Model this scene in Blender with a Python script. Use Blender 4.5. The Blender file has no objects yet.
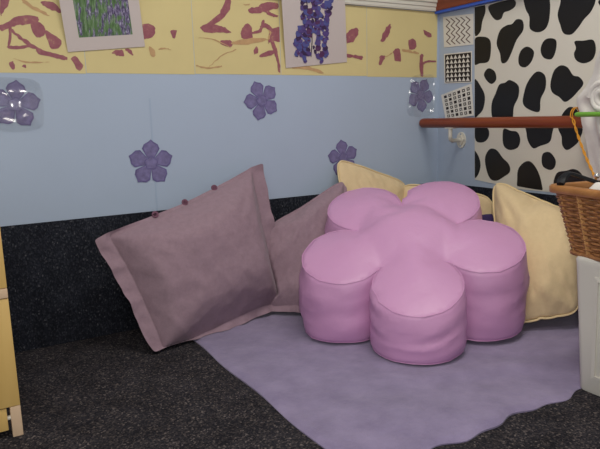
import bpy, bmesh, math, random
from mathutils import Vector, Matrix, noise
from mathutils.geometry import delaunay_2d_cdt
random.seed(7)
SC = bpy.context.scene
COL = SC.collection
PI = math.pi

# ------------------------------------------------------------------ camera
FPX = 610.045
CAM = Vector((-2.16130, -2.30839, 0.8))
F = Vector((0.49693435, 0.85032931, -0.17319445))
R_ = Vector((0.86070199, -0.5084138, -0.02659883))
U_ = Vector((0.11067221, 0.13585094, 0.98452841))
cd = bpy.data.cameras.new('camera'); cam = bpy.data.objects.new('camera', cd); COL.objects.link(cam)
cd.sensor_width = 36; cd.lens = FPX / 600 * 36; cd.clip_start = 0.02
M3 = Matrix((R_, U_, -F)).transposed()
cam.matrix_world = Matrix.Translation(CAM) @ M3.to_4x4()
SC.camera = cam

def ray(px, py): return F * FPX + R_ * (px - 300) - U_ * (py - 224.5)
def on(px, py, x=None, y=None, z=None):
    """measured photo point -> the place on a wall / floor plane it stands on"""
    d = ray(px, py)
    t = (x - CAM.x) / d.x if x is not None else (y - CAM.y) / d.y if y is not None else (z - CAM.z) / d.z
    return CAM + d * t

# ------------------------------------------------------------------ materials
def srgb(r, g, b):
    f = lambda c: ((c / 255 + .055) / 1.055) ** 2.4 if c > 10 else c / 255 / 12.92
    return (f(r), f(g), f(b), 1)

class NT:
    def __init__(s, name, rough=.6, spec=.3):
        s.m = bpy.data.materials.new(name); s.m.use_nodes = True; s.t = s.m.node_tree
        s.b = s.t.nodes['Principled BSDF']; s.b.inputs['Roughness'].default_value = rough
        s.b.inputs['Specular IOR Level'].default_value = spec
    def n(s, kind, **kw):
        q = s.t.nodes.new(kind)
        for k, v in kw.items():
            if k.startswith('i_'): q.inputs[k[2:].replace('_', ' ')].default_value = v
            else: setattr(q, k, v)
        return q
    def l(s, a, b): s.t.links.new(a, b)
    def coord(s, scale=(1, 1, 1), rot=(0, 0, 0), which='Object'):
        tc = s.n('ShaderNodeTexCoord'); mp = s.n('ShaderNodeMapping')
        mp.inputs['Scale'].default_value = scale; mp.inputs['Rotation'].default_value = rot
        s.l(tc.outputs[which], mp.inputs['Vector']); return mp.outputs['Vector']
    def ramp(s, fac, stops, interp='LINEAR'):
        r = s.n('ShaderNodeValToRGB'); r.color_ramp.interpolation = interp
        e = r.color_ramp.elements
        while len(e) < len(stops): e.new(.5)
        for q, (p, c) in zip(e, stops): q.position = p; q.color = c
        s.l(fac, r.inputs['Fac']); return r.outputs['Color']
    def bump(s, h, strength=.3, dist=.002, prev=None):
        b = s.n('ShaderNodeBump'); b.inputs['Strength'].default_value = strength; b.inputs['Distance'].default_value = dist
        s.l(h, b.inputs['Height'])
        if prev: s.l(prev, b.inputs['Normal'])
        s.l(b.outputs['Normal'], s.b.inputs['Normal']); return b.outputs['Normal']
    def noise(s, vec, scale, detail=3, rough=.5):
        q = s.n('ShaderNodeTexNoise'); q.inputs['Scale'].default_value = scale; q.inputs['Detail'].default_value = detail
        q.inputs['Roughness'].default_value = rough; s.l(vec, q.inputs['Vector']); return q.outputs['Fac']
    def base(s, c): s.l(c, s.b.inputs['Base Color'])

def mul(c, k): return (c[0] * k, c[1] * k, c[2] * k, 1)
def plain(name, c, rough=.6, spec=.3, metal=0, bumpscale=0, bs=.2):
    q = NT(name, rough, spec); q.b.inputs['Base Color'].default_value = c; q.b.inputs['Metallic'].default_value = metal
    if bumpscale: q.bump(q.noise(q.coord(), bumpscale), bs, .001)
    return q.m

def mottled(name, c, var=.12, scale=8, rough=.7, spec=.25, bscale=0, bs=.2, bdist=.001):
    q = NT(name, rough, spec); v = q.coord()
    q.base(q.ramp(q.noise(v, scale, 4), [(.3, mul(c, 1 - var)), (.7, mul(c, 1 + var))]))
    if bscale: q.bump(q.noise(v, bscale, 2), bs, bdist)
    return q.m

BLUE = srgb(176, 190, 210)
M = {}
M['wall'] = mottled('blue wall paint', BLUE, .025, 2.5, .42, .35, 160, .12)
M['joint'] = plain('blue joint paint', srgb(168, 184, 206), .5)
def carpet(name, stretch, tones):
    q = NT(name, .95, .05); v = q.coord(stretch)
    vo = q.n('ShaderNodeTexVoronoi'); vo.inputs['Scale'].default_value = 215; q.l(v, vo.inputs['Vector'])
    cell = q.ramp(vo.outputs['Color'], tones, 'CONSTANT')
    n2 = q.ramp(q.noise(v, 9, 3), [(.35, (.75, .75, .75, 1)), (.7, (1.15, 1.15, 1.15, 1))])
    mx = q.n('ShaderNodeMix', data_type='RGBA', blend_type='MULTIPLY'); mx.inputs['Factor'].default_value = 1
    q.l(cell, mx.inputs['A']); q.l(n2, mx.inputs['B']); q.base(mx.outputs['Result'])
    q.bump(vo.outputs['Distance'], .5, .003)
    return q.m
M['carpet'] = carpet('dark flecked carpet', (1, 1, .8), [(0, srgb(40, 39, 44)), (.40, srgb(50, 48, 52)), (.58, srgb(62, 58, 60)), (.74, srgb(80, 74, 74)), (.86, srgb(104, 96, 94))])
M['wallcarpet'] = carpet('dark flecked wall carpet', (1.15, 1.15, .8), [(0, srgb(33, 35, 42)), (.45, srgb(40, 42, 50)), (.64, srgb(49, 51, 59)), (.80, srgb(62, 64, 71)), (.91, srgb(86, 86, 92))])
M['ceiling'] = plain('ceiling white', srgb(225, 222, 212), .9)
M['white'] = plain('white gloss paint', srgb(222, 218, 205), .35, .4)
def wood(name, c1, c2, scale=(2, 30, 30), rough=.4, dist=3):
    q = NT(name, rough, .4); v = q.coord(scale)
    n = q.noise(v, 1.6, 4); q.base(q.ramp(n, [(.3, c1), (.7, c2)])); q.bump(n, .08, .001); return q.m
M['redwood'] = wood('red brown varnished wood', srgb(112, 50, 26), srgb(140, 66, 36), (20, 1.5, 20), .3)
M['pine'] = wood('varnished pine', srgb(208, 170, 98), srgb(222, 186, 116), (9, 9, 1.3), .4)
M['palepine'] = wood('pale bare pine', srgb(208, 178, 146), srgb(222, 192, 160), (10, 10, 2), .6)
M['tape'] = plain('bright blue edging', srgb(62, 96, 196), .4)
M['yellow'] = mottled('yellow painted paper', srgb(220, 203, 146), .04, 5, .38, .4, 30, .05)
q = NT('maroon finger paint', .4, .4)
q.base(q.ramp(q.noise(q.coord(), 42, 6, .7), [(.30, srgb(186, 146, 116)), (.42, srgb(160, 98, 104)), (.7, srgb(142, 78, 92))])); M['maroon'] = q.m
M['palemaroon'] = mottled('thin maroon paint', srgb(196, 158, 114), .1, 50, .4, .4)
M['paper'] = plain('white card', srgb(206, 194, 190), .5, .3)
M['film'] = None
# vinyl pouf
q = NT('pink lilac vinyl', .42, .45); v = q.coord()
q.base(q.ramp(q.noise(v, 3, 3), [(.3, srgb(204, 151, 193)), (.7, srgb(211, 158, 200))]))
nb = q.bump(q.noise(v, 14, 3), .25, .012); q.bump(q.noise(v, 420, 2), .12, .0006, nb); M['vinyl'] = q.m
def linen(name, c, weave=500, var=.06, wr=.3):
    q = NT(name, .92, .1); v = q.coord()
    q.base(q.ramp(q.noise(v, 55, 5, .7), [(.3, mul(c, 1 - var)), (.7, mul(c, 1 + var))]))
    q.b.inputs['Sheen Weight'].default_value = .15
    nb = q.bump(q.noise(v, 7, 4, .6), wr, .02)
    q.bump(q.noise(v, weave, 2), .35, .0012, nb); return q.m
M['mauve'] = linen('mauve linen', srgb(151, 127, 138), 330, .08)
M['cream'] = linen('cream cotton', srgb(226, 202, 160), 450, .03, .4)
M['piping'] = plain('cream piping cord', srgb(228, 206, 160), .8)
M['plum'] = linen('dark purple cotton', srgb(66, 52, 98), 400)
M['button'] = plain('dark plum button', srgb(112, 64, 88), .3, .5)
q = NT('lavender fleece', 1, .05); v = q.coord()
q.base(q.ramp(q.noise(v, 9, 6, .65), [(.32, srgb(126, 115, 145)), (.68, srgb(147, 135, 166))]))
q.b.inputs['Sheen Weight'].default_value = .3
nb = q.bump(q.noise(v, 10, 4, .6), .35, .02); q.bump(q.noise(v, 300, 2), .5, .002, nb); M['fleece'] = q.m
M['wicker'] = mottled('honey brown wicker', srgb(158, 108, 66), .3, 60, .45, .35)
M['wickerpale'] = mottled('pale wicker stake', srgb(196, 146, 92), .15, 40, .45, .35)
M['rimwood'] = wood('basket rim wood', srgb(156, 104, 56), srgb(178, 124, 70), (4, 20, 20), .35)
M['tub'] = plain('off white tub', srgb(214, 210, 200), .45, .35)
M['strap'] = plain('black webbing', srgb(20, 19, 22), .5, .3, 0, 400, .3)
M['cloth'] = mottled('white cloth', srgb(222, 218, 212), .03, 12, .9, .1, 60, .3, .004)
M['green'] = plain('green plastic', srgb(112, 170, 58), .35, .4)
M['cord'] = mottled('orange twisted cord', srgb(206, 142, 44), .15, 200, .6)
M['steel'] = plain('silver metal', (.7, .7, .7, 1), .25, .5, 1)
M['cow'] = plain('white poster vinyl', srgb(222, 217, 204), .35, .4)
M['cowblack'] = plain('black poster print', srgb(22, 21, 22), .35, .4)
M['cardblack'] = plain('black print', srgb(40, 32, 32), .5)
M['cardbrown'] = plain('brown line print', srgb(84, 58, 52), .5)
M['flowercut'] = mottled('purple printed petal', srgb(122, 114, 156), .22, 55, .35, .4)
M['flowerdark'] = mottled('dark purple printed petal edge', srgb(106, 97, 144), .2, 45, .35, .4)
q = NT('clear laminate', .08, .5); gl = q.n('ShaderNodeBsdfGlossy'); gl.inputs['Roughness'].default_value = .12
tr = q.n('ShaderNodeBsdfTransparent'); mx = q.n('ShaderNodeMixShader'); mx.inputs[0].default_value = .07
q.l(tr.outputs[0], mx.inputs[1]); q.l(gl.outputs[0], mx.inputs[2]); q.l(mx.outputs[0], q.t.nodes['Material Output'].inputs['Surface']); M['film'] = q.m
# lavender field print
q = NT('lavender field print', .4, .4); v = q.coord((120, 1, 26))
n1 = q.noise(v, 1.0, 4, .6)
v2 = q.coord((190, 1, 60)); n2 = q.noise(v2, 1.0, 3, .7)
g = q.ramp(n1, [(.32, srgb(60, 74, 60)), (.5, srgb(92, 126, 74)), (.64, srgb(130, 150, 122))])
p = q.ramp(n2, [(.35, srgb(58, 48, 76)), (.5, srgb(104, 92, 128)), (.66, srgb(186, 180, 206))])
tc = q.n('ShaderNodeTexCoord'); sx = q.n('ShaderNodeSeparateXYZ'); q.l(tc.outputs['Object'], sx.inputs[0])
n3 = q.noise(q.coord((60, 1, 20)), 1.0, 3, .6)
ad = q.n('ShaderNodeMath', operation='MULTIPLY_ADD'); q.l(sx.outputs['X'], ad.inputs[0]); ad.inputs[1].default_value = .55; q.l(n3, ad.inputs[2])
fac = q.ramp(ad.outputs[0], [(.47, (0, 0, 0, 1)), (.56, (1, 1, 1, 1))])
mx = q.n('ShaderNodeMix', data_type='RGBA'); q.l(fac, mx.inputs['Factor']); q.l(g, mx.inputs['A']); q.l(p, mx.inputs['B']); q.base(mx.outputs['Result'])
M['field'] = q.m
LAV = [plain('lavender print ' + w, c, .45) for w, c in (('violet', srgb(88, 70, 128)), ('blue', srgb(84, 86, 146)), ('deep', srgb(62, 44, 80)), ('plum', srgb(88, 52, 92)), ('stem', srgb(48, 42, 50)))]

# ------------------------------------------------------------------ helpers
def link(name, me, parent=None, mats=(), smooth=True):
    o = bpy.data.objects.new(name, me); COL.objects.link(o)
    for m in mats: me.materials.append(m)
    if smooth:
        for p in me.polygons: p.use_smooth = True
    if parent: o.parent = parent; o.matrix_parent_inverse = Matrix.Translation(-parent.location) if parent.type == 'EMPTY' else parent.matrix_world.inverted()
    return o
def obj(name, bm, mats, parent=None, smooth=False, origin=None):
    bmesh.ops.recalc_face_normals(bm, faces=bm.faces)
    me = bpy.data.meshes.new(name)
    if origin is not None: bmesh.ops.translate(bm, verts=bm.verts, vec=-Vector(origin))
    bm.to_mesh(me); bm.free()
    if not isinstance(mats, (list, tuple)): mats = [mats]
    o = bpy.data.objects.new(name, me); COL.objects.link(o)
    for m in mats: me.materials.append(m)
    for p in me.polygons: p.use_smooth = smooth
    if smooth:
        try: me.set_sharp_from_angle(angle=math.radians(50))
        except Exception: pass
    if origin is not None: o.location = origin
    if parent is not None:
        o.parent = parent
        if parent.type == 'EMPTY' or parent.location.length > 0: o.matrix_parent_inverse = Matrix.Translation(-parent.location)
    return o
def tag(o, label, cat, group=None, kind=None):
    o['label'] = label; o['category'] = cat
    if group: o['group'] = group
    if kind: o['kind'] = kind
    return o
def thing(name, loc, label, cat, group=None):
    o = bpy.data.objects.new(name, None); COL.objects.link(o); o.location = loc; o.empty_display_size = .05
    return tag(o, label, cat, group)
def struct(o): o['kind'] = 'structure'; return o
def box(bm, lo, hi, mi=0):
    x0, y0, z0 = lo; x1, y1, z1 = hi
    v = [bm.verts.new(p) for p in ((x0,y0,z0),(x1,y0,z0),(x1,y1,z0),(x0,y1,z0),(x0,y0,z1),(x1,y0,z1),(x1,y1,z1),(x0,y1,z1))]
    for f in ((0,3,2,1),(4,5,6,7),(0,1,5,4),(1,2,6,5),(2,3,7,6),(3,0,4,7)):
        q = bm.faces.new([v[i] for i in f]); q.material_index = mi
    return v
def boxobj(name, lo, hi, mat, parent=None, bev=0, origin=True):
    bm = bmesh.new(); box(bm, lo, hi)
    if bev: bmesh.ops.bevel(bm, geom=list(bm.edges), offset=bev, segments=2, affect='EDGES', profile=.6)
    c = ((lo[0]+hi[0])/2, (lo[1]+hi[1])/2, lo[2])
    return obj(name, bm, mat, parent, bool(bev), c if origin else None)
def tube(bm, pts, r, seg=10, closed=False, cap=True, mi=0):
    pts = [Vector(p) for p in pts]; n = len(pts); rings = []
    rr = r if isinstance(r, (list, tuple)) else [r] * n
    prev = None
    for i, p in enumerate(pts):
        if closed: t = pts[(i+1) % n] - pts[i-1]
        else: t = pts[min(i+1, n-1)] - pts[max(i-1, 0)]
        t.normalize()
        if prev is None:
            a = Vector((0,0,1)) if abs(t.z) < .9 else Vector((1,0,0))
            u = t.cross(a).normalized()
        else:
            u = (prev - t * prev.dot(t))
            u = u.normalized() if u.length > 1e-6 else t.orthogonal().normalized()
        prev = u; w = t.cross(u)
        rings.append([bm.verts.new(p + (u*math.cos(2*PI*k/seg) + w*math.sin(2*PI*k/seg))*rr[i]) for k in range(seg)])
    for i in range(n if closed else n-1):
        a, b = rings[i], rings[(i+1) % n]
        for k in range(seg):
            f = bm.faces.new((a[k], a[(k+1)%seg], b[(k+1)%seg], b[k])); f.material_index = mi
    if cap and not closed:
        bm.faces.new(rings[0]).material_index = mi; bm.faces.new(list(reversed(rings[-1]))).material_index = mi
def catmull(pts, n=5):
    out = []; m = len(pts)
    for i in range(m):
        p0, p1, p2, p3 = (Vector(pts[(i+k) % m]) for k in (-1, 0, 1, 2))
        for j in range(n):
            t = j / n
            out.append(.5*((2*p1)+(p2-p0)*t+(2*p0-5*p1+4*p2-p3)*t*t+(3*p1-p0-3*p2+p3)*t**3))
    return out
def flat(bm, pts, mi):
    vs = [bm.verts.new(p) for p in pts]; f = bm.faces.new(vs); f.material_index = mi; return f
def prism(bm, pts, off, mi=0):
    """outline of 3D points given real thickness by the vector off"""
    a = [bm.verts.new(p) for p in pts]; b = [bm.verts.new(Vector(p) + off) for p in pts]; n = len(a)
    fs = [bm.faces.new(a), bm.faces.new(list(reversed(b)))]
    for i in range(n): fs.append(bm.faces.new((a[i], b[i], b[(i+1)%n], a[(i+1)%n])))
    for f in fs: f.material_index = mi

def sim(ob, frames, pressure, tension=25, bend=.5, pgroup=None, shrink=0.0, pins=None):
    """inflate a sewn cloth shell with air pressure, return the settled vertices"""
    m = ob.modifiers.new('inflate', 'CLOTH'); s = m.settings
    s.quality = 5; s.mass = .3; s.tension_stiffness = tension; s.compression_stiffness = tension; s.shear_stiffness = tension * .5
    s.bending_stiffness = bend; s.air_damping = 2; s.use_pressure = True; s.uniform_pressure_force = pressure
    s.tension_damping = 10; s.compression_damping = 10; s.shear_damping = 10; s.shrink_min = shrink
    s.effector_weights.gravity = 0
    if pgroup: s.vertex_group_pressure = pgroup
    m.collision_settings.use_collision = False
    m.point_cache.frame_start = 1; m.point_cache.frame_end = frames
    for f in range(1, frames + 1): SC.frame_set(f)
    dg = bpy.context.evaluated_depsgraph_get()
    co = [v.co.copy() for v in ob.evaluated_get(dg).data.vertices]
    ob.modifiers.remove(m); SC.frame_set(1)
    return co

# ------------------------------------------------------------------ the room
DADO = .457
struct(boxobj('floor', (-5, -5, -.05), (.1, .1, 0), M['carpet'], origin=False))
struct(boxobj('wall_back', (-5, 0, 0), (.1, .1, 2.6), M['wall'], origin=False))
struct(boxobj('wall_right', (0, -5, 0), (.1, 0, 2.6), M['wall'], origin=False))
struct(boxobj('ceiling', (-5, -5, 2.6), (.1, .1, 2.65), M['ceiling'], origin=False))
struct(boxobj('trim_1', (-5, -.009, 0), (0, 0, DADO), M['wallcarpet'], bev=.003, origin=False))
struct(boxobj('trim_2', (-.009, -5, 0), (0, -.009, DADO), M['wallcarpet'], bev=.003, origin=False))
bm = bmesh.new()     # white moulded sill on the back wall
prof = [(0, 1.283), (-.012, 1.283), (-.014, 1.290), (-.014, 1.300), (-.018, 1.303), (-.018, 1.318), (-.024, 1.322), (-.024, 1.37), (0, 1.37)]
a = [bm.verts.new((-4.5, y, z)) for y, z in prof]; b = [bm.verts.new((-.014, y, z)) for y, z in prof]
for i in range(len(prof)): bm.faces.new((a[i], b[i], b[(i+1) % len(prof)], a[(i+1) % len(prof)]))
bm.faces.new(a); bm.faces.new(list(reversed(b)))
struct(obj('trim_3', bm, M['white']))
struct(boxobj('trim_4', (-.034, -4.5, 1.284), (0, -.002, 1.40), M['redwood'], bev=.003, origin=False))
struct(boxobj('trim_5', (-.030, -4.5, 1.272), (0, -.002, 1.284), M['tape'], origin=False))
a = on(150, 104, y=0); b = on(156, 213, y=0)
struct(boxobj('trim_6', (a.x - .003, -.0008, DADO), (a.x + .003, 0, .885), M['joint'], origin=False))

# ------------------------------------------------------------------ painted sheets along the back wall
TH = Vector((0, -.0008, 0))
sheets = [(-2.06, -1.678), (-1.676, -1.268), (-1.266, -.886), (-.884, -.437), (-.435, -.012)]
Rg1 = lambda p: (p[0] / 4, p[1] / 4)
Rg2 = lambda p: (130 + p[0] / 4, p[1] / 4)
Rg3 = lambda p: (260 + p[0] * .3005, p[1] * .3005)
def stroke(pts, w):
    """a brush or finger stroke: centre line and width -> outline"""
    L, Rr = [], []
    for i, p in enumerate(pts):
        t = Vector(pts[min(i+1, len(pts)-1)]) - Vector(pts[max(i-1, 0)]); t.normalize(); n = Vector((-t.y, t.x))
        ww = w * (1 + .25 * math.sin(i * 2.3 + w)) * (.6 if i in (0, len(pts)-1) else 1) / 2
        L.append(tuple(Vector(p) + n * ww)); Rr.append(tuple(Vector(p) - n * ww))
    return L + Rr[::-1]
D, P_ = 1, 2
marks = [
 # sheet 0 (far left)
 (0, D, Rg1, [(2,-40),(44,-30),(34,18),(18,40),(2,62)]), (0, D, Rg1, stroke([(2,115),(40,95),(90,80),(150,78)], 34)),
 (0, D, Rg1, [(122,80),(160,90),(182,118),(172,146),(146,148),(132,130)]),
 (0, D, Rg1, [(180,120),(215,140),(242,160),(240,190),(205,194),(192,165)]),
 (0, D, Rg1, stroke([(42,95),(40,150),(34,188)], 14)), (0, D, Rg1, stroke([(34,190),(80,190),(128,184)], 14)),
 (0, D, Rg1, stroke([(46,122),(80,150),(120,180),(160,200)], 15)), (0, D, Rg1, stroke([(148,205),(190,215),(228,226),(266,234)], 20)),
 (0, D, Rg1, [(285,236),(302,226),(333,264),(312,282)]), (0, D, Rg1, [(36,250),(56,248),(60,268),(50,280)]), (0, D, Rg1, [(88,264),(104,258),(102,272)]),
 (0, D, Rg1, stroke([(168,10),(205,22),(240,46)], 24)), (0, P_, Rg1, stroke([(90,0),(130,30),(190,60)], 14)), (0, P_, Rg1, stroke([(60,235),(120,250),(190,248)], 6)),
 # sheet 1
 (1, D, Rg2, [(50,98),(94,104),(101,128),(84,152),(50,152)]), (1, D, Rg2, [(160,122),(187,122),(176,155)]),
 (1, D, Rg1, [(446,210),(488,198),(496,222),(474,224)]), (1, D, Rg1, stroke([(502,196),(518,205),(530,220)], 12)),
 (1, P_, Rg2, [(74,188),(94,196),(102,222),(86,226)]), (1, P_, Rg2, stroke([(118,196),(140,194),(160,200)], 6)),
 # sheet 2
 (2, D, Rg2, stroke([(396,-20),(386,30),(360,66),(320,98),(288,114)], 24)), (2, D, Rg2, [(280,110),(300,102),(350,100),(378,112),(405,130),(360,132),(300,128)]),
 (2, D, Rg2, [(446,118),(464,96),(484,104),(488,150),(470,164),(446,150)]), (2, D, Rg2, stroke([(486,132),(520,124),(534,84)], 16)),
 (2, D, Rg2, [(360,166),(386,160),(410,168),(406,186),(376,184)]), (2, P_, Rg2, stroke([(410,172),(470,166),(540,158)], 18)),
 (2, D, Rg2, stroke([(478,42),(520,40),(560,30),(592,22)], 26)), (2, D, Rg2, stroke([(540,44),(570,60),(590,64)], 14)),
 (2, D, Rg2, [(560,122),(590,108),(640,104),(640,150),(600,168),(566,164),(552,176)]), (2, P_, Rg2, stroke([(548,100),(560,130),(552,160)], 8)),
 (2, D, Rg2, stroke([(566,160),(580,200),(590,240),(596,284)], 13)), (2, D, Rg2, stroke([(520,224),(550,212),(576,206)], 16)),
 (2, D, Rg2, [(496,196),(506,186),(514,206),(498,216)]), (2, P_, Rg2, stroke([(268,262),(310,272),(362,266)], 9)), (2, D, Rg3, stroke([(0,20),(30,18),(56,16)], 18)),
 (2, P_, Rg2, stroke([(320,264),(360,226),(420,200)], 4)), (2, P_, Rg2, stroke([(456,20),(476,18)], 9)), (2, P_, Rg2, stroke([(280,150),(340,160),(400,190)], 4)),
 (2, D, Rg3, stroke([(0,188),(24,180),(46,176)], 12)), (2, D, Rg3, stroke([(0,90),(20,86),(50,110)], 12)),
 # sheet 3
 (3, D, Rg3, [(288,112),(306,96),(322,93),(328,108),(314,134),(290,144)]), (3, D, Rg3, stroke([(284,184),(316,188),(340,194)], 15)),
 (3, P_, Rg3, stroke([(110,222),(160,226),(206,242)], 14)),
 # sheet 4
 (4, D, Rg3, stroke([(432,84),(420,110),(406,136)], 17)), (4, D, Rg3, [(494,134),(515,131),(519,160),(498,163)]), (4, D, Rg3, [(446,166),(464,164),(468,202),(448,200)]),
 (4, D, Rg3, [(398,190),(412,184),(416,192),(406,210),(396,216)]), (4, P_, Rg3, stroke([(474,166),(498,172),(526,178)], 8)), (4, D, Rg3, stroke([(538,182),(536,210),(538,250)], 14)),
 (4, D, Rg3, [(543,98),(556,106),(572,114),(566,126),(548,116)]), (4, D, Rg3, stroke([(540,212),(560,204),(582,206)], 7)), (4, P_, Rg3, stroke([(416,190),(440,176)], 4)),
]
SL = ['yellow finger-painted paper sheet at the far left, behind the lavender field photo',
      'yellow paper sheet with few maroon marks, right of the lavender field photo',
      'yellow paper sheet with the busiest maroon smears, left of the lavender sprig photo',
      'yellow paper sheet partly under the lavender sprig photo, two maroon dabs at its right',
      'yellow paper sheet with small square maroon dabs, ending at the room corner']
for k, (x0, x1) in enumerate(sheets):
    bm = bmesh.new(); zb = (.973, .975, .977, .977, .974)[k]
    box(bm, (x0, -.0008, zb), (x1, 0, 1.281))
    for j, (s, mi, fn, pts) in enumerate(marks):
        if s != k: continue
        w = []
        for q_ in catmull([(*fn(p_), 0) for p_ in pts], 4):
            jx, jy = noise.noise(q_*.45 + Vector((0, 0, j)))*1.3, noise.noise(q_*.45 + Vector((50, 0, j)))*1.3
            g_ = on(q_.x + jx, q_.y + jy, y=-.0008); g_.x = min(max(g_.x, x0 + .001), x1 - .001); g_.z = min(max(g_.z, zb + .002), 1.2805)
            g_.y = -.0012 - .00002 * j; w.append(g_)
        flat(bm, w, mi)
    o = obj('painted_paper', bm, [M['yellow'], M['maroon'], M['palemaroon']], origin=((x0+x1)/2, 0, zb))
    tag(o, SL[k], 'painting', 'yellow painted sheets along the wall')

# ------------------------------------------------------------------ the two lavender photographs
def card(px, top, label, name):
    """px: bottom left, bottom right in the photo; returns Empty, local frame"""
    a = on(*px[0], y=-.004); b = on(*px[1], y=-.004)
    u = (b - a); w = u.length; u.normalize(); vdir = Vector((-u.z, -.105, u.x))
    return a, u, vdir, w
def photo_mount(px, h, label):
    a, u, v, w = card(px, h, label, '')
    t = thing('photo_print', a + u*w/2, label, 'picture', 'lavender photographs on the painted sheets')
    bm = bmesh.new()
    prism(bm, [a, a+u*w, a+u*w+v*h, a+v*h], Vector((0, .0012, 0)))
    obj('card_mount', bm, M['paper'], t)
    return t, a, u, v, w
t, a, u, v, w = photo_mount(((68, 52), (145, 46.5)), .36, 'white-mounted photo of a green and purple lavender field, left on the yellow sheets')
bm = bmesh.new(); m_ = .045
def at_(s_, t_): return a + u*s_ + v*t_ + Vector((0, -.0004, 0))
prism(bm, [at_(m_, .045), at_(w-m_+.005, .045), at_(w-m_+.005, .315), at_(m_, .315)], Vector((0, .0005, 0)))
obj('print', bm, M['field'], t, origin=a + u*w/2)
t, a, u, v, w = photo_mount(((286, 68), (347, 62)), .42, 'white photo of one violet-blue lavender sprig, overlapping the sill')
bm = bmesh.new()
rnd = random.Random(5)
def sprig_pt(px, py):
    d_ = ray(px, py); n_ = u.cross(v).normalized(); return CAM + d_*((a - CAM).dot(n_)/d_.dot(n_)) + Vector((0, -.0005, 0))
xl = [(0, 302, 333), (10, 301, 329), (20, 301, 328), (28, 298, 328), (36, 296, 328), (42, 296, 329), (50, 296, 328), (55, 296, 327)]
blobs = []
for i in range(230):
    yy = rnd.uniform(-22, 56)
    k = max(0, min(len(xl)-2, next((j for j in range(len(xl)-1) if xl[j+1][0] > yy), len(xl)-2)))
    tt = max(0, min(1, (yy-xl[k][0])/(xl[k+1][0]-xl[k][0]))); l_ = xl[k][1]+(xl[k+1][1]-xl[k][1])*tt; r_ = xl[k][2]+(xl[k+1][2]-xl[k][2])*tt
    xx = rnd.uniform(l_, r_)
    if abs(xx-311) < 2.0 and 38 < yy < 54: continue
    blobs.append((xx, yy, rnd.uniform(1.4, 2.9), rnd.choice([0,0,0,1,1,1,2,2,3])))
blobs += [(304.5,58,2.2,1),(305,61,1.7,0),(303,55,2.5,1),(301,54,2.3,0),(321,58,2.6,1),(321.5,61.5,1.8,0),(318,56,2.4,0),(324,55,2.6,1),(325,51,2.4,0),(308,52,2,0),(298,53,1.4,3)]
for j, (xx, yy, r, mi) in enumerate(blobs):
    c = sprig_pt(xx, yy); rr = r * .0060; sq = rnd.uniform(.6, 1); an = rnd.uniform(0, PI)
    pts = []
    for k in range(9):
        th = 2*PI*k/9; q_ = 1 + .22*rnd.uniform(-1, 1)
        ex, ez = rr*q_*math.cos(th)*sq, rr*q_*math.sin(th)
        pts.append(c + Vector((ex*math.cos(an)-ez*math.sin(an), -.000004*j, ex*math.sin(an)+ez*math.cos(an))))
    flat(bm, pts, mi)
for pts in ([(313,-10),(312,20),(312,42),(311,57)], [(306,-10),(308,20),(309,44),(310,56)], [(318,-8),(316,12),(314,30)]):
    s_ = stroke(pts, 1.1); flat(bm, [sprig_pt(*p_) + Vector((0, .0001, 0)) for p_ in s_], 4)
obj('print', bm, LAV, t, origin=a + u*w/2)

# ------------------------------------------------------------------ purple flower cutouts
def flower(px, py, size, rot, label, film=None, ydist=0.0):
    c = on(px, py, y=0) + Vector((0, -.0016 - ydist, 0))
    t = thing('flower_cutout', c, label, 'wall decoration', 'purple flower cutouts on the blue wall')
    def P2(r, a_): return c + Vector((r*math.cos(a_), 0, r*math.sin(a_)))
    for k in range(5):
        A = rot + k*2*PI/5
        base = [(.12, 0), (.3, -.58), (.55, -.55), (.78, -.53), (.92, -.34), (.98, -.12), (1.08, 0), (.98, .12), (.92, .34), (.78, .53), (.55, .55), (.3, .58)]
        pts = [P2(size*r, A + a_*1.05) + Vector((0, -.00025*(k % 3), 0)) for r, a_ in base]
        bm = bmesh.new()
        prism(bm, pts, Vector((0, .0006, 0)), 1)
        ins = [P2(size*(.12+(r-.12)*.93), A + a_*.90) + Vector((0, -.00025*(k % 3) - .0001, 0)) for r, a_ in base]
        flat(bm, ins, 0)
        obj('petal', bm, [M['flowercut'], M['flowerdark']], t)
    bm = bmesh.new()
    prism(bm, [P2(size*.30*(1+.10*math.cos(5*th_)), th_ + rot) + Vector((0, -.0014, 0)) for th_ in [2*PI*i/30 for i in range(30)]], Vector((0, .0006, 0)), 1)
    flat(bm, [P2(size*.26*(1+.10*math.cos(5*th_)), th_ + rot) + Vector((0, -.0015, 0)) for th_ in [2*PI*i/30 for i in range(30)]], 0)
    obj('flower_centre', bm, [M['flowercut'], M['flowerdark']], t)
    if film:
        bm = bmesh.new(); n_ = 9
        pts = catmull([c + Vector((size*fx, 0, size*fz)) for fx, fz in film], 4)
        ctr = bm.verts.new(c + Vector((0, -.006, 0))); ring = [bm.verts.new(p_ + Vector((0, -.0022 - .003*(.5+.5*math.sin(i*1.3)), 0))) for i, p_ in enumerate(pts)]
        for i in range(len(ring)): bm.faces.new((ctr, ring[i], ring[(i+1) % len(ring)]))
        o = obj('laminate', bm, M['film'], t, True); o['label'] = 'clear glossy laminate film'
        s_ = o.modifiers.new('thick', 'SOLIDIFY'); s_.thickness = .0004
FG = .076
flower(15.5, 104.5, .077, 1.45, 'purple paper flower at the far left of the blue wall, glossy film over it', [(-1.1,1.0),(0,1.15),(1.05,.9),(1.1,-.6),(.8,-1.1),(-.6,-1.15),(-1.15,-.5)])
flower(261.5, 100.5, .078, 1.95, 'purple paper flower just under the yellow sheets in the middle of the wall')
flower(151, 163, .083, 1.52, 'purple paper flower low on the wall above the buttoned mauve pillow')
flower(343, 158, .079, 1.70, 'purple paper flower rising from behind the cream cushion')
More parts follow.
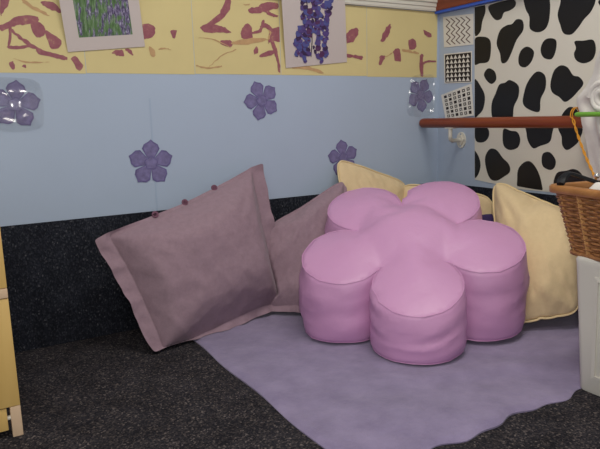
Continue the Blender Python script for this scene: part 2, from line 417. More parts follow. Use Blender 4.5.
flower(420.5, 95, .078, 1.10, 'purple paper flower in crinkled clear film beside the room corner', [(-.72,1.12),(.3,1.25),(1.05,1.1),(1.1,-.2),(.95,-1.1),(.2,-1.35),(-1.0,-1.2),(-1.12,-.5),(-.95,.3)])

# ------------------------------------------------------------------ right wall: pattern cards, cow poster, rail
def rw(px, py, d=0.0): return on(px, py, x=-d)
def pcard(corners, label, draw, mats, tilt=0.0, film=False):
    """corners in the photo: tl, tr, br, bl"""
    c3 = [rw(*c, .002 + tilt*k) for c, k in zip(corners, (0, 0, 1, 1))]
    ctr = sum(c3, Vector()) / 4
    bm = bmesh.new(); prism(bm, c3, Vector((.0008, 0, 0)))
    def uv(s, t_, e=.0003): return c3[0]*(1-s)*(1-t_) + c3[1]*s*(1-t_) + c3[2]*s*t_ + c3[3]*(1-s)*t_ + Vector((-e, 0, 0))
    draw(bm, uv)
    if film:
        for s0, s1, t0, t1 in ((.06,.42,.02,.16),(.55,.62,.1,.9)):
            flat(bm, [uv(s0, t0, .0009), uv(s1, t0, .0009), uv(s1, t1, .0009), uv(s0, t1, .0009)], 2)
    o = obj('pattern_card', bm, mats, origin=ctr)
    return tag(o, label, 'picture', 'black and white pattern cards')
def zigzag(bm, uv):
    for k in range(5):
        s0 = .08 + k*.165; n_ = 8; L, Rr = [], []
        for i in range(n_):
            t_ = .07 + i*.86/(n_-1); s_ = s0 + (.13 if i % 2 else 0)
            L.append(uv(s_, t_)); Rr.append(uv(s_ + .042, t_))
        for i in range(n_-1): flat(bm, [L[i], Rr[i], Rr[i+1], L[i+1]], 1)
def tris(bm, uv):
    flat(bm, [uv(.035, .04, .0002), uv(.965, .04, .0002), uv(.965, .97, .0002), uv(.035, .97, .0002)], 1)
    for i in range(6):
        for j in range(6):
            s_, t_ = .10 + i*.145, .07 + j*.15
            flat(bm, [uv(s_-.035, t_+.125, .0005), uv(s_+.10, t_+.125, .0005), uv(s_+.03, t_-.005, .0005)], 0)
def squares(bm, uv):
    for i in range(6):
        for j in range(6):
            s_, t_ = .09 + i*.15, .08 + j*.15
            flat(bm, [uv(s_, t_), uv(s_+.09, t_), uv(s_+.09, t_+.10), uv(s_, t_+.10)], 1)
            if (i + j*2) % 3: flat(bm, [uv(s_+.026, t_+.028, .0005), uv(s_+.064, t_+.028, .0005), uv(s_+.064, t_+.072, .0005), uv(s_+.026, t_+.072, .0005)], 0)
M['cardwhite'] = plain('bright white card', srgb(226, 222, 214), .4, .3)
pm = [M['cardwhite'], M['cardbrown'], M['film']]; pk = [M['cardwhite'], M['cardblack'], M['film']]
pcard([(443,17),(473.5,13.5),(473.5,44.5),(444,47.5)], 'white card of brown zigzag lines, topmost of the pattern cards', zigzag, pm)
pcard([(444,54),(472,51),(472,82.5),(444.5,83.5)], 'black card with rows of white triangles, between zigzag and squares cards', tris, pk)
pcard([(441,95),(471.5,83.5),(474,115.5),(445.5,119.5)], 'tilted white card of small outlined squares, just above the rail', squares, pk, .004, True)

# cow print poster
S = lambda pts: [(400 + x/3, y/3) for x, y in pts]
S8 = lambda pts: [(400 + x/3, 110 + y/3) for x, y in pts]
S1 = lambda pts: [(540 + x/4.983, 40 + y/4.983) for x, y in pts]
spots = [S([(222,-30),(248,-10),(257,30),(247,65),(241,96),(222,99)]), S([(265,20),(290,8),(330,-4),(347,4),(345,20),(328,32),(312,38),(304,56),(288,60),(274,46)]),
 S([(372,-20),(410,-45),(446,-10),(450,40),(440,82),(415,97),(390,86),(388,50),(376,24)]), S([(490,-20),(540,-50),(585,-10),(576,30),(552,58),(537,80),(515,103),(491,100),(481,75),(473,45),(480,15)]),
 S([(350,58),(368,62),(370,90),(350,120),(336,155),(321,185),(305,188),(300,160),(290,130),(300,92),(320,76),(336,72)]), S([(222,120),(250,110),(270,120),(273,150),(266,184),(240,190),(222,190)]),
 S([(384,140),(402,155),(395,184),(376,202),(358,195),(356,170),(366,148)]), S([(446,115),(468,120),(468,150),(455,177),(431,173),(422,150),(430,125)]),
 S([(524,124),(550,122),(580,120),(588,150),(578,178),(553,190),(530,182),(522,162),(528,144)]), S([(265,205),(284,214),(289,238),(275,252),(259,240),(252,222)]),
 S([(330,240),(355,256),(356,288),(342,320),(336,358),(305,372),(278,355),(275,312),(287,280),(298,254),(315,248)]), S([(410,215),(435,226),(437,264),(422,298),(418,335),(386,328),(369,310),(372,280),(384,245)]),
 S1([(112,126),(140,138),(166,176),(196,184),(217,218),(184,262),(150,296),(122,308),(96,284),(62,262),(52,222),(66,162),(88,134)]),
 S([(222,240),(244,262),(255,290),(250,326),(236,344),(222,346)]), S([(500,326),(518,321),(534,334),(540,365),(500,372),(484,352)]),
 S8([(225,50),(262,54),(267,78),(252,96),(228,92)]), S8([(312,56),(332,62),(352,66),(361,88),(354,112),(330,120),(312,108),(308,80)]),
 S8([(382,40),(455,40),(456,74),(448,97),(420,108),(400,115),(385,95),(380,70)]), S8([(478,50),(545,50),(538,90),(520,110),(500,120),(487,105),(485,80)]),
 S8([(220,125),(234,135),(242,165),(234,195),(220,200)]), S8([(270,117),(290,120),(308,143),(327,163),(330,185),(312,200),(290,212),(270,205),(258,172),(256,140)]),
 S8([(376,155),(395,157),(414,184),(425,220),(422,246),(358,240),(352,205),(356,175)]), S8([(430,130),(450,127),(467,150),(464,172),(450,180),(430,170),(425,150)]),
 S8([(470,190),(500,182),(520,177),(540,186),(556,212),(552,232),(500,236),(462,232)]), S([(598,0),(640,-10),(650,20),(620,30),(600,16)]), S([(640,60),(690,55),(700,110),(660,130),(636,100)]),
 S([(600,225),(650,215),(670,260),(630,290),(604,270)])]
pl = [rw(475.5, -30), rw(475, 179.5), rw(519, 189), rw(540, 191), rw(640, 205), rw(640, -60)]
pl = [Vector((0, -.2295, 1.270)), Vector((0, pl[1].y, pl[1].z)), Vector((0, pl[2].y, pl[2].z)), Vector((0, pl[3].y, pl[3].z)), Vector((0, -1.0, .47)), Vector((0, -1.02, 1.270))]
bm = bmesh.new(); prism(bm, [p_ + Vector((-.0022, 0, 0)) for p_ in pl], Vector((.0012, 0, 0)))
def pedge(z): return -.2295 - (1.27 - z) * ((-.2295 - pl[1].y) / (1.27 - pl[1].z)) - .0015
for j, s_ in enumerate(spots):
    w = []
    for q_ in catmull([(*p_, 0) for p_ in s_], 4):
        g_ = rw(q_.x, q_.y, .0022); g_.x = -.0026 - .000012*j; g_.z = min(max(g_.z, .472), 1.268); g_.y = max(min(g_.y, pedge(g_.z)), -1.0)
        if g_.y > pl[3].y: 
            zlow = pl[1].z + (pl[3].z - pl[1].z) * (pl[1].y - g_.y) / (pl[1].y - pl[3].y); g_.z = max(g_.z, zlow + .004)
        w.append(g_)
    flat(bm, w, 1)
tag(obj('cow_print_poster', bm, [M['cow'], M['cowblack']], origin=(0, -.6, .47)), 'large white poster with black cow patches on the right wall', 'poster')

# rail with bracket
RX, RZ = -.110, .7555
t = thing('grab_rail', (RX, -.45, RZ), 'round red-brown wooden rail held along the right wall on a white bracket', 'rail')
bm = bmesh.new(); rl = on(421.5, 122.5, x=RX)
ys = [rl.y, rl.y-.003, rl.y-.008, rl.y-.016]; rs_ = [.012, .018, .0215, .023]
yy = -.90; pts = [(RX, y_, RZ) for y_ in ys] + [(RX, -.4, RZ), (RX, -.7, RZ), (RX, yy+.01, RZ), (RX, yy, RZ)]
tube(bm, pts, rs_ + [.023, .023, .023, .018], 20)
obj('bar', bm, M['redwood'], t, True)
def bracket(y):
    bm = bmesh.new()
    zc = .672
    for r0, x0, x1 in ((.033, -.007, 0), (.020, -.016, -.006)):
        rings = []
        for x_ in (x1, x0): rings.append([bm.verts.new((x_, y + r0*.85*math.cos(2*PI*k/24), zc + r0*1.15*math.sin(2*PI*k/24))) for k in range(24)])
        for k in range(24): bm.faces.new((rings[0][k], rings[0][(k+1)%24], rings[1][(k+1)%24], rings[1][k]))
        bm.faces.new(rings[0]); bm.faces.new(list(reversed(rings[1])))
    arm = [(-.006, y, zc), (-.03, y-.004, zc), (-.085, y-.025, zc+.001), (RX+.008, y-.03, zc+.008), (RX, y-.036, zc+.022), (RX, y-.036, RZ-.018)]
    arm = [Vector(a_) for a_ in arm]; sm = []
    for i in range(len(arm)-1):
        for k in range(4): sm.append(arm[i].lerp(arm[i+1], k/4))
    sm.append(arm[-1]); tube(bm, sm, .0095, 12)
    box(bm, (RX-.012, y-.061, RZ-.026), (RX+.012, y-.011, RZ-.0205))
    br = obj('bracket', bm, M['white'], t, True); br['label'] = 'white bracket'
    for dy, dz in ((0, .028), (0, -.028), (-.022, 0)):
        bm = bmesh.new(); tube(bm, [(-.006, y+dy, zc+dz), (-.0092, y+dy, zc+dz)], .0045, 10)
        s_ = obj('screw', bm, M['steel'], None, True); s_.parent = br
bracket(-.165); bracket(-.80) if False else None

# ------------------------------------------------------------------ blanket
bm = bmesh.new(); nx, ny = 90, 84
def front_y(x):
    t_ = (x + 1.43) / 1.38
    return -1.305 + .03*t_ + .010*math.sin(x*19) + .006*math.sin(x*47+1)
def bz(x, y):
    e = noise.noise(Vector((x*3.2, y*3.2, 1.3)))*.009 + noise.noise(Vector((x*8, y*8, 4)))*.0035
    fold = .010*math.exp(-((y + 1.0 + .35*(x+.9))**2)/.0022)*max(0, min(1, (x+1.3)*2))
    return .011 + max(-.004, e) + fold*.6
grid = []
for j in range(ny+1):
    row = []
    for i in range(nx+1):
        s_, t_ = i/nx, j/ny
        x = -1.432 + 1.40*s_
        y0 = front_y(x); y = y0 + (-.03 - y0)*t_
        x += .004*math.sin(y*14)*(1-s_)
        z = bz(x, y)
        ed = min(s_*1.40, t_*1.25, 1)
        if ed < .012: z *= .35 + .65*math.sqrt(ed/.012)
        row.append(bm.verts.new((x, y, z)))
    grid.append(row)
for j in range(ny):
    for i in range(nx): bm.faces.new((grid[j][i], grid[j][i+1], grid[j+1][i+1], grid[j+1][i]))
be = [e for e in bm.edges if e.is_boundary]
r = bmesh.ops.extrude_edge_only(bm, edges=be)
for v_ in [g_ for g_ in r['geom'] if isinstance(g_, bmesh.types.BMVert)]: v_.co.z = .0005
tag(obj('blanket', bm, M['fleece'], None, True, (-.73, -.66, 0)), 'lavender fleece blanket spread flat on the carpet under the cushions', 'blanket')

# ------------------------------------------------------------------ flower pouf
def outline(n_per=26, d=.25, a=.1455, rn=.2):
    N = Vector((rn*math.cos(PI/5), rn*math.sin(PI/5))); C = Vector((d, 0)); v = N - C
    ta = math.atan2(v.y, v.x) - math.acos(a/v.length); T = C + Vector((a*math.cos(ta), a*math.sin(ta)))
    Nm, Tm = Vector((N.x, -N.y)), Vector((T.x, -T.y))
    pet = [Nm, Nm.lerp(Tm, .4), Nm.lerp(Tm, .75)]
    pet += [C + Vector((a*math.cos(w_), a*math.sin(w_))) for w_ in [-ta + 2*ta*i/20 for i in range(21)]]
    pet += [T.lerp(N, .25), T.lerp(N, .6)]
    pts = []
    for k in range(5):
        c, s = math.cos(k*2*PI/5), math.sin(k*2*PI/5)
        pts += [(p_.x*c - p_.y*s, p_.x*s + p_.y*c) for p_ in pet]
    return pts
def pouf_mesh(T=.2, h=.0165, nside=14):
    o = outline(); n = len(o); inner = []; R = .42; ny = int(R/(h*.866)) + 1
    def inside(x, y):
        c = False
        for i in range(n):
            (x1, y1), (x2, y2) = o[i], o[i-1]
            if (y1 > y) != (y2 > y) and x < (x2-x1)*(y-y1)/(y2-y1) + x1: c = not c
        return c
    for j in range(-ny, ny+1):
        for i in range(-int(R/h)-1, int(R/h)+2):
            x = (i + .5*(j % 2))*h; y = j*h*.866
            if inside(x, y) and min((x-q_[0])**2 + (y-q_[1])**2 for q_ in o) > (h*.6)**2: inner.append((x, y))
    v, e, f, *_ = delaunay_2d_cdt([Vector(q_) for q_ in o+inner], [], [list(range(n))], 1, 1e-6)
    nv = len(v)
    verts = [(q_.x, q_.y, T/2) for q_ in v] + [(q_.x, q_.y, -T/2) for q_ in v]
    faces = [tuple(t_) for t_ in f] + [tuple(reversed([i+nv for i in t_])) for t_ in f]
    rows = [list(range(n))]
    for k in range(1, nside):
        st = len(verts); verts += [(q_[0], q_[1], T/2 - T*k/nside) for q_ in o]; rows.append(list(range(st, st+n)))
    rows.append([i+nv for i in range(n)])
    for a_, b_ in zip(rows, rows[1:]):
        for i in range(n):
            j = (i+1) % n; faces.append((a_[j], a_[i], b_[i], b_[j]))
    me = bpy.data.meshes.new('cover'); me.from_pydata(verts, [], faces)
    bm = bmesh.new(); bm.from_mesh(me); bmesh.ops.recalc_face_normals(bm, faces=bm.faces)
    for v_ in bm.verts: v_.co += Vector((noise.noise(v_.co*31), noise.noise(v_.co*31+Vector((9,0,0))), noise.noise(v_.co*31+Vector((0,9,0)))))*.0035
    bm.to_mesh(me); bm.free()
    return link('cover', me, None, [M['vinyl']]), n, nv
PC = Vector((-.682, -.580, .346)); PAZ = math.radians(-124.06); TX, TY = .285, .30; PK = .428/.395
def smax(a_, b_, k=.05): return .5*(a_ + b_ + math.sqrt((a_-b_)**2 + k*k))
def pouf_map(c):
    ca, sa = math.cos(PAZ), math.sin(PAZ)
    x, y = (c.x*ca - c.y*sa)*PK, (c.x*sa + c.y*ca)*PK
    s = TX*x + TY*y; top = PC.z + s
    # c.z runs -.1..+.1 through the thickness
    h = .29
    zb = smax(top - h, .016, .06) - .006
    t_ = (c.z + .1)/.2
    if t_ < .5: z = zb + (top - zb)*t_ if t_ > 0 else max(zb + t_*.05, .014)
    else: z = top - (top - zb)*(1 - t_) if t_ < 1 else top + (t_-1)*.2
    return Vector((PC.x + x*.96, PC.y + y*.96, z))
cover, n, nv = pouf_mesh()
co = sim(cover, 26, 4.8, tension=22, bend=.12, shrink=-.035)
ol = outline(); NR = 14; notch = [abs(((i % 26)/26)*2 - 1) for i in range(n)]
def bulge(i, k):
    p0, p1 = Vector(ol[i-1]), Vector(ol[(i+1) % n]); tg = (p1-p0).normalized(); nn = Vector((tg.y, -tg.x))
    t_ = k/NR; fall = max(0, 1 - notch[i]**3)*min(1, 1.6*(1-notch[i]) + .15)
    b_ = .017*math.sin(PI*t_)**.8 - .002*t_**3
    x, y = ol[i]
    b_ += .007*noise.noise(Vector((x*9, y*9, t_*3.2 + 5))) + .006*math.exp(-((t_-.45-.12*math.sin(i*.21))/.06)**2)*(-1)*(.5+.5*math.sin(i*.13+1))
    for s_, f1, f2, am in ((3, .16, 3.1, .006), (8, .10, 5.5, .0045), (13, .3, 2.0, .003)):
        r_ = abs(noise.noise(Vector((i*f1 + t_*f2*.4 + s_, t_*f2 - i*.03, s_))))
        b_ -= am*max(0, 1 - r_*5)*math.sin(PI*min(1, t_*1.05))
    return Vector((nn.x, nn.y, 0))*b_*fall
st0 = 2*nv
nbr = [set() for _ in range(nv)]
for p_ in cover.data.polygons:
    vs_ = list(p_.vertices)
    if max(vs_) < nv:
        for a_ in vs_: nbr[a_].update(b_ for b_ in vs_ if b_ != a_)
for _ in range(6):
    new = {a_: sum((co[b_] for b_ in nbr[a_]), Vector())/len(nbr[a_]) for a_ in range(n, nv) if nbr[a_]}
    for a_, c in new.items(): co[a_] = co[a_].lerp(c, .3)
for i in range(n):
    for k in range(1, NR): co[st0 + (k-1)*n + i] = co[st0 + (k-1)*n + i] + bulge(i, k)
    co[nv+i] = co[nv+i] + bulge(i, NR)
for v_, c in zip(cover.data.vertices, co): v_.co = pouf_map(c)
t = thing('flower_pouf', (PC.x, PC.y, .012), 'big pink vinyl five-petal flower floor cushion sitting on the lavender blanket', 'floor cushion')
cover.parent = t; cover.matrix_parent_inverse = Matrix.Translation(-t.location)
def loop_tube(name, idx, me, r, mat, parent, lift=.0):
    bm = bmesh.new(); tube(bm, [me.vertices[i].co + me.vertices[i].normal*lift for i in idx], r, 6, True)
    return obj(name, bm, mat, parent, True)
loop_tube('seam', range(n), cover.data, .0016, M['vinyl'], t)
loop_tube('seam', range(nv, nv+n), cover.data, .0016, M['vinyl'], t)

# ------------------------------------------------------------------ pillows
def pillow_mesh(w, h, fl=(0, 0, 0, 0), step=.0145, pressure=2.2, frames=22, shrink=-.03, bend=.12, seed=0):
    """fl: flange left, right, bottom, top.  Returns (object, seam vertex loop, u/v of each vertex, settled positions)"""
    nx, ny = int(w/step), int(h/step); dx, dy = w/nx, h/ny
    i0, i1, j0, j1 = round(fl[0]/dx), nx - round(fl[1]/dx), round(fl[2]/dy), ny - round(fl[3]/dy)
    verts, fr, bk = [], {}, {}
    for j in range(ny+1):
        for i in range(nx+1):
            inn = i0 < i < i1 and j0 < j < j1
            fr[i, j] = len(verts); verts.append((i*dx - w/2, j*dy - h/2, .004 if inn else 0))
    for j in range(j0, j1+1):
        for i in range(i0, i1+1):
            if i in (i0, i1) or j in (j0, j1): bk[i, j] = fr[i, j]
            else: bk[i, j] = len(verts); verts.append((i*dx - w/2, j*dy - h/2, -.004))
    faces = [(fr[i, j], fr[i+1, j], fr[i+1, j+1], fr[i, j+1]) for j in range(ny) for i in range(nx)]
    faces += [(bk[i, j], bk[i, j+1], bk[i+1, j+1], bk[i+1, j]) for j in range(j0, j1) for i in range(i0, i1)]
    uv = [((v_[0]/w + .5), (v_[1]/h + .5)) for v_ in verts]
    sd = Vector((seed*3.1, seed*1.7, 0))
    verts = [tuple(Vector(v_) + Vector((0, 0, noise.noise(Vector(v_)*18+sd)*.004))) for v_ in verts]
    me = bpy.data.meshes.new('pillow'); me.from_pydata(verts, [], faces)
    ob = link('pillow', me)
    g_ = ob.vertex_groups.new(name='air'); g_.add([k for (i, j), k in fr.items() if i0 < i < i1 and j0 < j < j1] + [k for (i, j), k in bk.items() if i0 < i < i1 and j0 < j < j1], 1.0, 'ADD')
    co = sim(ob, frames, pressure, tension=20, bend=bend, pgroup='air', shrink=shrink)
    ring = [fr[i, j0] for i in range(i0, i1)] + [fr[i1, j] for j in range(j0, j1)] + [fr[i, j1] for i in range(i1, i0, -1)] + [fr[i0, j] for j in range(j1, j0, -1)]
    xs = [c.x for c in co]; ys_ = [c.y for c in co]; W, H = max(xs)-min(xs), max(ys_)-min(ys_)
    nrm = [(((c.x-min(xs))/W)*.18 + a_[0]*.82, ((c.y-min(ys_))/H)*.18 + a_[1]*.82, c.z) for c, a_ in zip(co, uv)]
    return ob, ring, uv, nrm
def pose(ob, nrm, BL, BR, TL, TR, thick=1.0, back=.45, floor_z=.014, sag=0.0, seed=0, limit=(), wob=.0, wr=.0, rnd_=.05, belly=0):
    BL, BR, TL, TR = map(Vector, (BL, BR, TL, TR))
    nr = ((BR+TR-BL-TL).cross(TL+TR-BL-BR)).normalized()
    if nr.dot(CAM - BL) < 0: nr = -nr
    for v_, (u, v, z) in zip(ob.data.vertices, nrm):
        k_ = 1 - rnd_*(abs(2*u-1)*abs(2*v-1))**5; u, v = .5+(u-.5)*k_, .5+(v-.5)*k_
        p_ = BL*(1-u)*(1-v) + BR*u*(1-v) + TL*(1-u)*v + TR*u*v
        zz = z*thick*(1 if z > 0 else back)
        if sag: zz += sag*math.sin(PI*u)*(1-v)*v*4
        if wob: zz += wob*noise.noise(Vector((u*3.1+seed, v*3.1, seed*1.7)))
        if wr and abs(z) > .002:
            q_ = noise.noise(Vector((u*5+seed*2, v*3.2+u*2.5, seed)))
            q2 = noise.noise(Vector((u*9-v*5, v*7+seed, seed+4)))
            zz += wr*(max(0, 1-abs(q_)*5) + .6*max(0, 1-abs(q2)*6))*(1 if z > 0 else -.2)*min(1, 14*u*(1-u)*4*v*(1-v))
        if belly: p_ = p_ - (TL-BL).normalized()*belly*math.sin(PI*u**.5)*(1-v)**2
        p_ = p_ + nr*zz
        for tree in limit:
            for _ in range(2):
                h_ = tree.ray_cast(p_, -nr)
                if h_[0] is not None and h_[1].dot(-nr) > 0: p_ = h_[0] - nr*.004
        if p_.z < floor_z: p_.z = floor_z + (p_.z-floor_z)*.02
        p_.y = min(p_.y, -.0125 if p_.z < DADO + .01 else -.004); p_.x = min(p_.x, -.0125 if p_.z < DADO + .01 else -.004)
        v_.co = p_
    ob.data.update()
from mathutils.bvhtree import BVHTree
def solid(ob):
    me = ob.data; return BVHTree.FromPolygons([v_.co.copy() for v_ in me.vertices], [tuple(p_.vertices) for p_ in me.polygons])
POUF = solid(cover)
def finish(ob, mat, name, parent=None, thick=0):
    ob.name = name; ob.data.materials.clear(); ob.data.materials.append(mat)
    bm = bmesh.new(); bm.from_mesh(ob.data); bm.normal_update(); bm.to_mesh(ob.data); bm.free()
    for p_ in ob.data.polygons: p_.use_smooth = True
    s_ = ob.modifiers.new('smooth', 'SUBSURF'); s_.levels = 1; s_.render_levels = 1
    if parent: ob.parent = parent; ob.matrix_parent_inverse = Matrix.Translation(-parent.location)

# 1. mauve oxford pillow with three buttons
fl_ = (.058, .066, .034, .014)
ob, ring, uv, nrm = pillow_mesh(.75, .50, fl_, pressure=2.6, seed=1)
BLc, BRc = on(150, 351, z=.016), on(290, 304, y=-.17)
TLc, TRc = on(92, 239, y=-.15), on(263, 161, y=-.05)
pose(ob, nrm, BLc, BRc, TLc, TRc, 1.0, .35, seed=2, wob=.02, wr=.006, rnd_=.02, belly=.055)
t = thing('pillow', ((BLc.x+BRc.x)/2, -.2, .014), 'large mauve linen pillow with three buttons on its top edge, leaning on the wall', 'pillow', 'mauve flanged pillows')
finish(ob, M['mauve'], 'pillowcase', t)
PB = ob; PIL = solid(ob)
def nearest(px, py):
    best = None
    for v_ in PB.data.vertices:
        d = v_.co - CAM; z = d.dot(F); x = 300 + FPX*d.dot(R_)/z; y = 224.5 - FPX*d.dot(U_)/z
        q_ = (x-px)**2 + (y-py)**2
        if best is None or q_ < best[0]: best = (q_, v_.co.copy(), v_.normal.copy())
    return best[1], best[2]
for px, py in ((153.5, 215.5), (183.5, 204), (212.5, 188)):
    c, nn = nearest(px, py); nn = (CAM - c).normalized() * .6 + Vector((0, -.3, .3)); nn.normalize()
    bm = bmesh.new(); c = c + nn*.003
    tube(bm, [c - nn*.002, c + nn*.001, c + nn*.003, c + nn*.003, c + nn*.0018], [.011, .0125, .011, .0075, .006], 16)
    obj('button', bm, M['button'], t, True)['label'] = 'dark plum button'
# 2. second mauve pillow behind
ob, ring, uv, nrm = pillow_mesh(.70, .48, (.045, .045, .03, .02), pressure=1.6, seed=4)
pose(ob, nrm, (-1.12, -.13, .02), on(325, 318, z=.016), on(262, 228, y=-.09), on(352, 173, y=-.075), .75, .3, seed=5, wob=.012, limit=(PIL, POUF), wr=.005, rnd_=.15)
tag(ob, 'mauve linen pillow tucked between the buttoned pillow and the pink pouf', 'pillow', 'mauve flanged pillows')
finish(ob, M['mauve'], 'pillow')
# 3. cream cushions
def cream(label, w, h, corners, thick, back, seed, pressure=2.0, piping=True, sag=0, wob=.01, frames=22, lim=()):
    ob, ring, uv, nrm = pillow_mesh(w, h, (0, 0, 0, 0), pressure=pressure, seed=seed, frames=frames)
    pose(ob, nrm, *corners, thick, back, sag=sag, seed=seed, wob=wob, limit=(POUF,) + lim, wr=.005, rnd_=.11)
    c = sum((Vector(q_) for q_ in corners), Vector())/4
    t = thing('cushion', (c.x, c.y, .014), label, 'cushion', 'cream cushions around the pouf')
    finish(ob, M['cream'], 'cushion_cover', t)
    if piping: loop_tube('piping', ring, ob.data, .004, M['piping'], t)
    return ob
cream('cream cushion leaning on the back wall behind the left rear petal', .46, .46,
      (on(352, 250, y=-.16), on(400, 262, y=-.16), on(334, 156, y=-.03), on(409, 183, y=-.04)), .6, .3, 3, 1.6)
cream('cream cushion standing in the room corner behind the pouf, mostly hidden', .46, .44,
      ((-.33, -.12, .03), (-.10, -.42, .03), on(399, 181.5, y=-.035), on(496, 196, x=-.045)), .4, .3, 6, 1.4)
cream('plump cream cushion leaning on the right wall between pouf and basket', .50, .46,
      (on(500, 330, z=.014), on(580, 314, x=-.24), on(491, 177, x=-.085), on(592, 219, x=-.07)), 1.1, .3, 8, 2.4, True, 0, .015)
ob, ring, uv, nrm = pillow_mesh(.40, .40, seed=11, pressure=1.4)
pose(ob, nrm, (-.34, -.33, .02), (-.22, -.66, .02), on(440, 222, y=-.2), on(494, 211, x=-.14), .5, .3, seed=3, limit=(POUF,))
tag(ob, 'dark purple cushion, a sliver showing between pouf and right cream cushion', 'cushion'); finish(ob, M['plum'], 'cushion')

# ------------------------------------------------------------------ white tub and wicker basket at the right
def rrect(cx, cy, hx, hy, r, ang, z, n_=6):
    out = []
    for sx, sy, a0 in ((1, 1, 0), (-1, 1, PI/2), (-1, -1, PI), (1, -1, 3*PI/2)):
        for k in range(n_+1):
            a_ = a0 + k*PI/2/n_; x = sx*(hx-r) + r*math.cos(a_); y = sy*(hy-r) + r*math.sin(a_)
            out.append(Vector((cx + x*math.cos(ang) - y*math.sin(ang), cy + x*math.sin(ang) + y*math.cos(ang), z)))
    return out
def loft(bm, rings, capb=True, capt=True, mi=0):
    vr = [[bm.verts.new(p_) for p_ in r_] for r_ in rings]; n_ = len(vr[0])
    for a_, b_ in zip(vr, vr[1:]):
        for k in range(n_): bm.faces.new((a_[k], a_[(k+1)%n_], b_[(k+1)%n_], b_[k])).material_index = mi
    if capb: bm.faces.new(list(reversed(vr[0])))
    if capt: bm.faces.new(vr[-1])
    return vr
BXc, BYc = -.447, -1.478
t = thing('storage_tub', (BXc, BYc, 0), 'off-white tub with a recessed side panel, standing right of the blanket', 'storage box')
bm = bmesh.new()
loft(bm, [rrect(BXc, BYc, .186+e*.5, .208+e, .02, 0, z) for z, e in ((.001, -.004), (.006, 0), (.2, .012), (.372, .024), (.384, .026), (.392, .022), (.394, .014))])
obj('body', bm, M['tub'], t, True)
bm = bmesh.new()     # raised frame around the recessed side panel, on the face towards the blanket
def fx(y, z): return BXc - .186 - .012*(z/.372) 
def fp(y, z, d): return Vector((fx(y, z) - d, y, z))
y0, y1, z0, z1 = BYc - .165, BYc + .165, .045, .345; wd = .012
o_ = [(y0, z0), (y1, z0), (y1, z1), (y0, z1)]; i_ = [(y0+wd, z0+wd), (y1-wd, z0+wd), (y1-wd, z1-wd), (y0+wd, z1-wd)]
for k in range(4):
    j = (k+1) % 4
    A = [fp(*o_[k], -.003), fp(*o_[j], -.003), fp(*i_[j], -.003), fp(*i_[k], -.003)]; B = [fp(*o_[k], .002), fp(*o_[j], .002), fp(*i_[j], .004), fp(*i_[k], .004)]
    va = [bm.verts.new(p_) for p_ in A]; vb = [bm.verts.new(p_) for p_ in B]
    bm.faces.new(vb); bm.faces.new(list(reversed(va)))
    for m_ in range(4): bm.faces.new((va[m_], va[(m_+1)%4], vb[(m_+1)%4], vb[m_]))
obj('panel_frame', bm, M['tub'], t)

KA = math.radians(-10); hx0, hy0, hx1, hy1 = .135, .20, .165, .25; zb, zt = .396, .580
kb = on(569, 250, z=zb+.004); ex = Vector((math.cos(KA), math.sin(KA), 0)); ey = Vector((-math.sin(KA), math.cos(KA), 0))
kc = kb + ex*hx0 - ey*hy0
t = thing('wicker_basket', (kc.x, kc.y, zb), 'honey-brown wicker basket standing on the off-white tub at the right edge', 'basket')
def bring(f, off=0.0, n_=6): return rrect(kc.x, kc.y, hx0+(hx1-hx0)*f+off, hy0+(hy1-hy0)*f+off, .03, KA, zb+(zt-zb)*f, n_)
def resample(pts, n_):
    L = [0]
    for i in range(len(pts)): L.append(L[-1] + (pts[(i+1) % len(pts)] - pts[i]).length)
    out = []; i = 0
    for k in range(n_):
        d = L[-1]*k/n_
        while L[i+1] < d: i += 1
        tt = (d - L[i])/(L[i+1]-L[i]+1e-9); out.append(pts[i].lerp(pts[(i+1) % len(pts)], tt))
    return out
NS = 44
bm = bmesh.new(); rows = 25
for k in range(rows):
    f = (k + .5)/rows; base_ = resample(bring(f), NS*4); cen = Vector((kc.x, kc.y, base_[0].z)); pts = []
    for i, p_ in enumerate(base_):
        d = (p_ - cen).normalized(); pts.append(p_ + d*.0042*math.cos(PI*i/4 + PI*(k % 2)) + Vector((0, 0, .0008*math.sin(i*.9+k))))
    tube(bm, pts, .0043, 5, True)
obj('weave', bm, M['wicker'], t, True)
bm = bmesh.new(); s0, s1 = resample(bring(0), NS), resample(bring(1), NS)
for i in range(NS):
    if i % 2 == 0: tube(bm, [s0[i], s0[i].lerp(s1[i], .5), s1[i]], .004, 6)
    cen = Vector((kc.x, kc.y, 0)); d = (s0[i]-cen); d.z = 0; d.normalize()
    if i % 4 == 0: tube(bm, [s0[i] + d*.006, s0[i].lerp(s1[i], .5) + d*.006, s1[i] + d*.006], .003, 6)
obj('stakes', bm, M['wickerpale'], t, True)
bm = bmesh.new(); loft(bm, [bring(0, -.002), [p_ + Vector((0, 0, .006)) for p_ in bring(0, -.002)]]); obj('basket_base', bm, M['wicker'], t)
bm = bmesh.new(); tube(bm, bring(0, .003), .007, 8, True); obj('foot_band', bm, M['wicker'], t, True)
bm = bmesh.new()
ri = [[p_ + Vector((0, 0, z)) for p_ in bring(1, o_)] for o_, z in ((.009, -.014), (.012, -.010), (.012, .004), (.008, .009), (-.006, .009), (-.009, .005), (-.009, -.012), (.009, -.014))]
loft(bm, ri, False, False); obj('rim', bm, M['rimwood'], t, True)['label'] = 'smooth wooden rim'

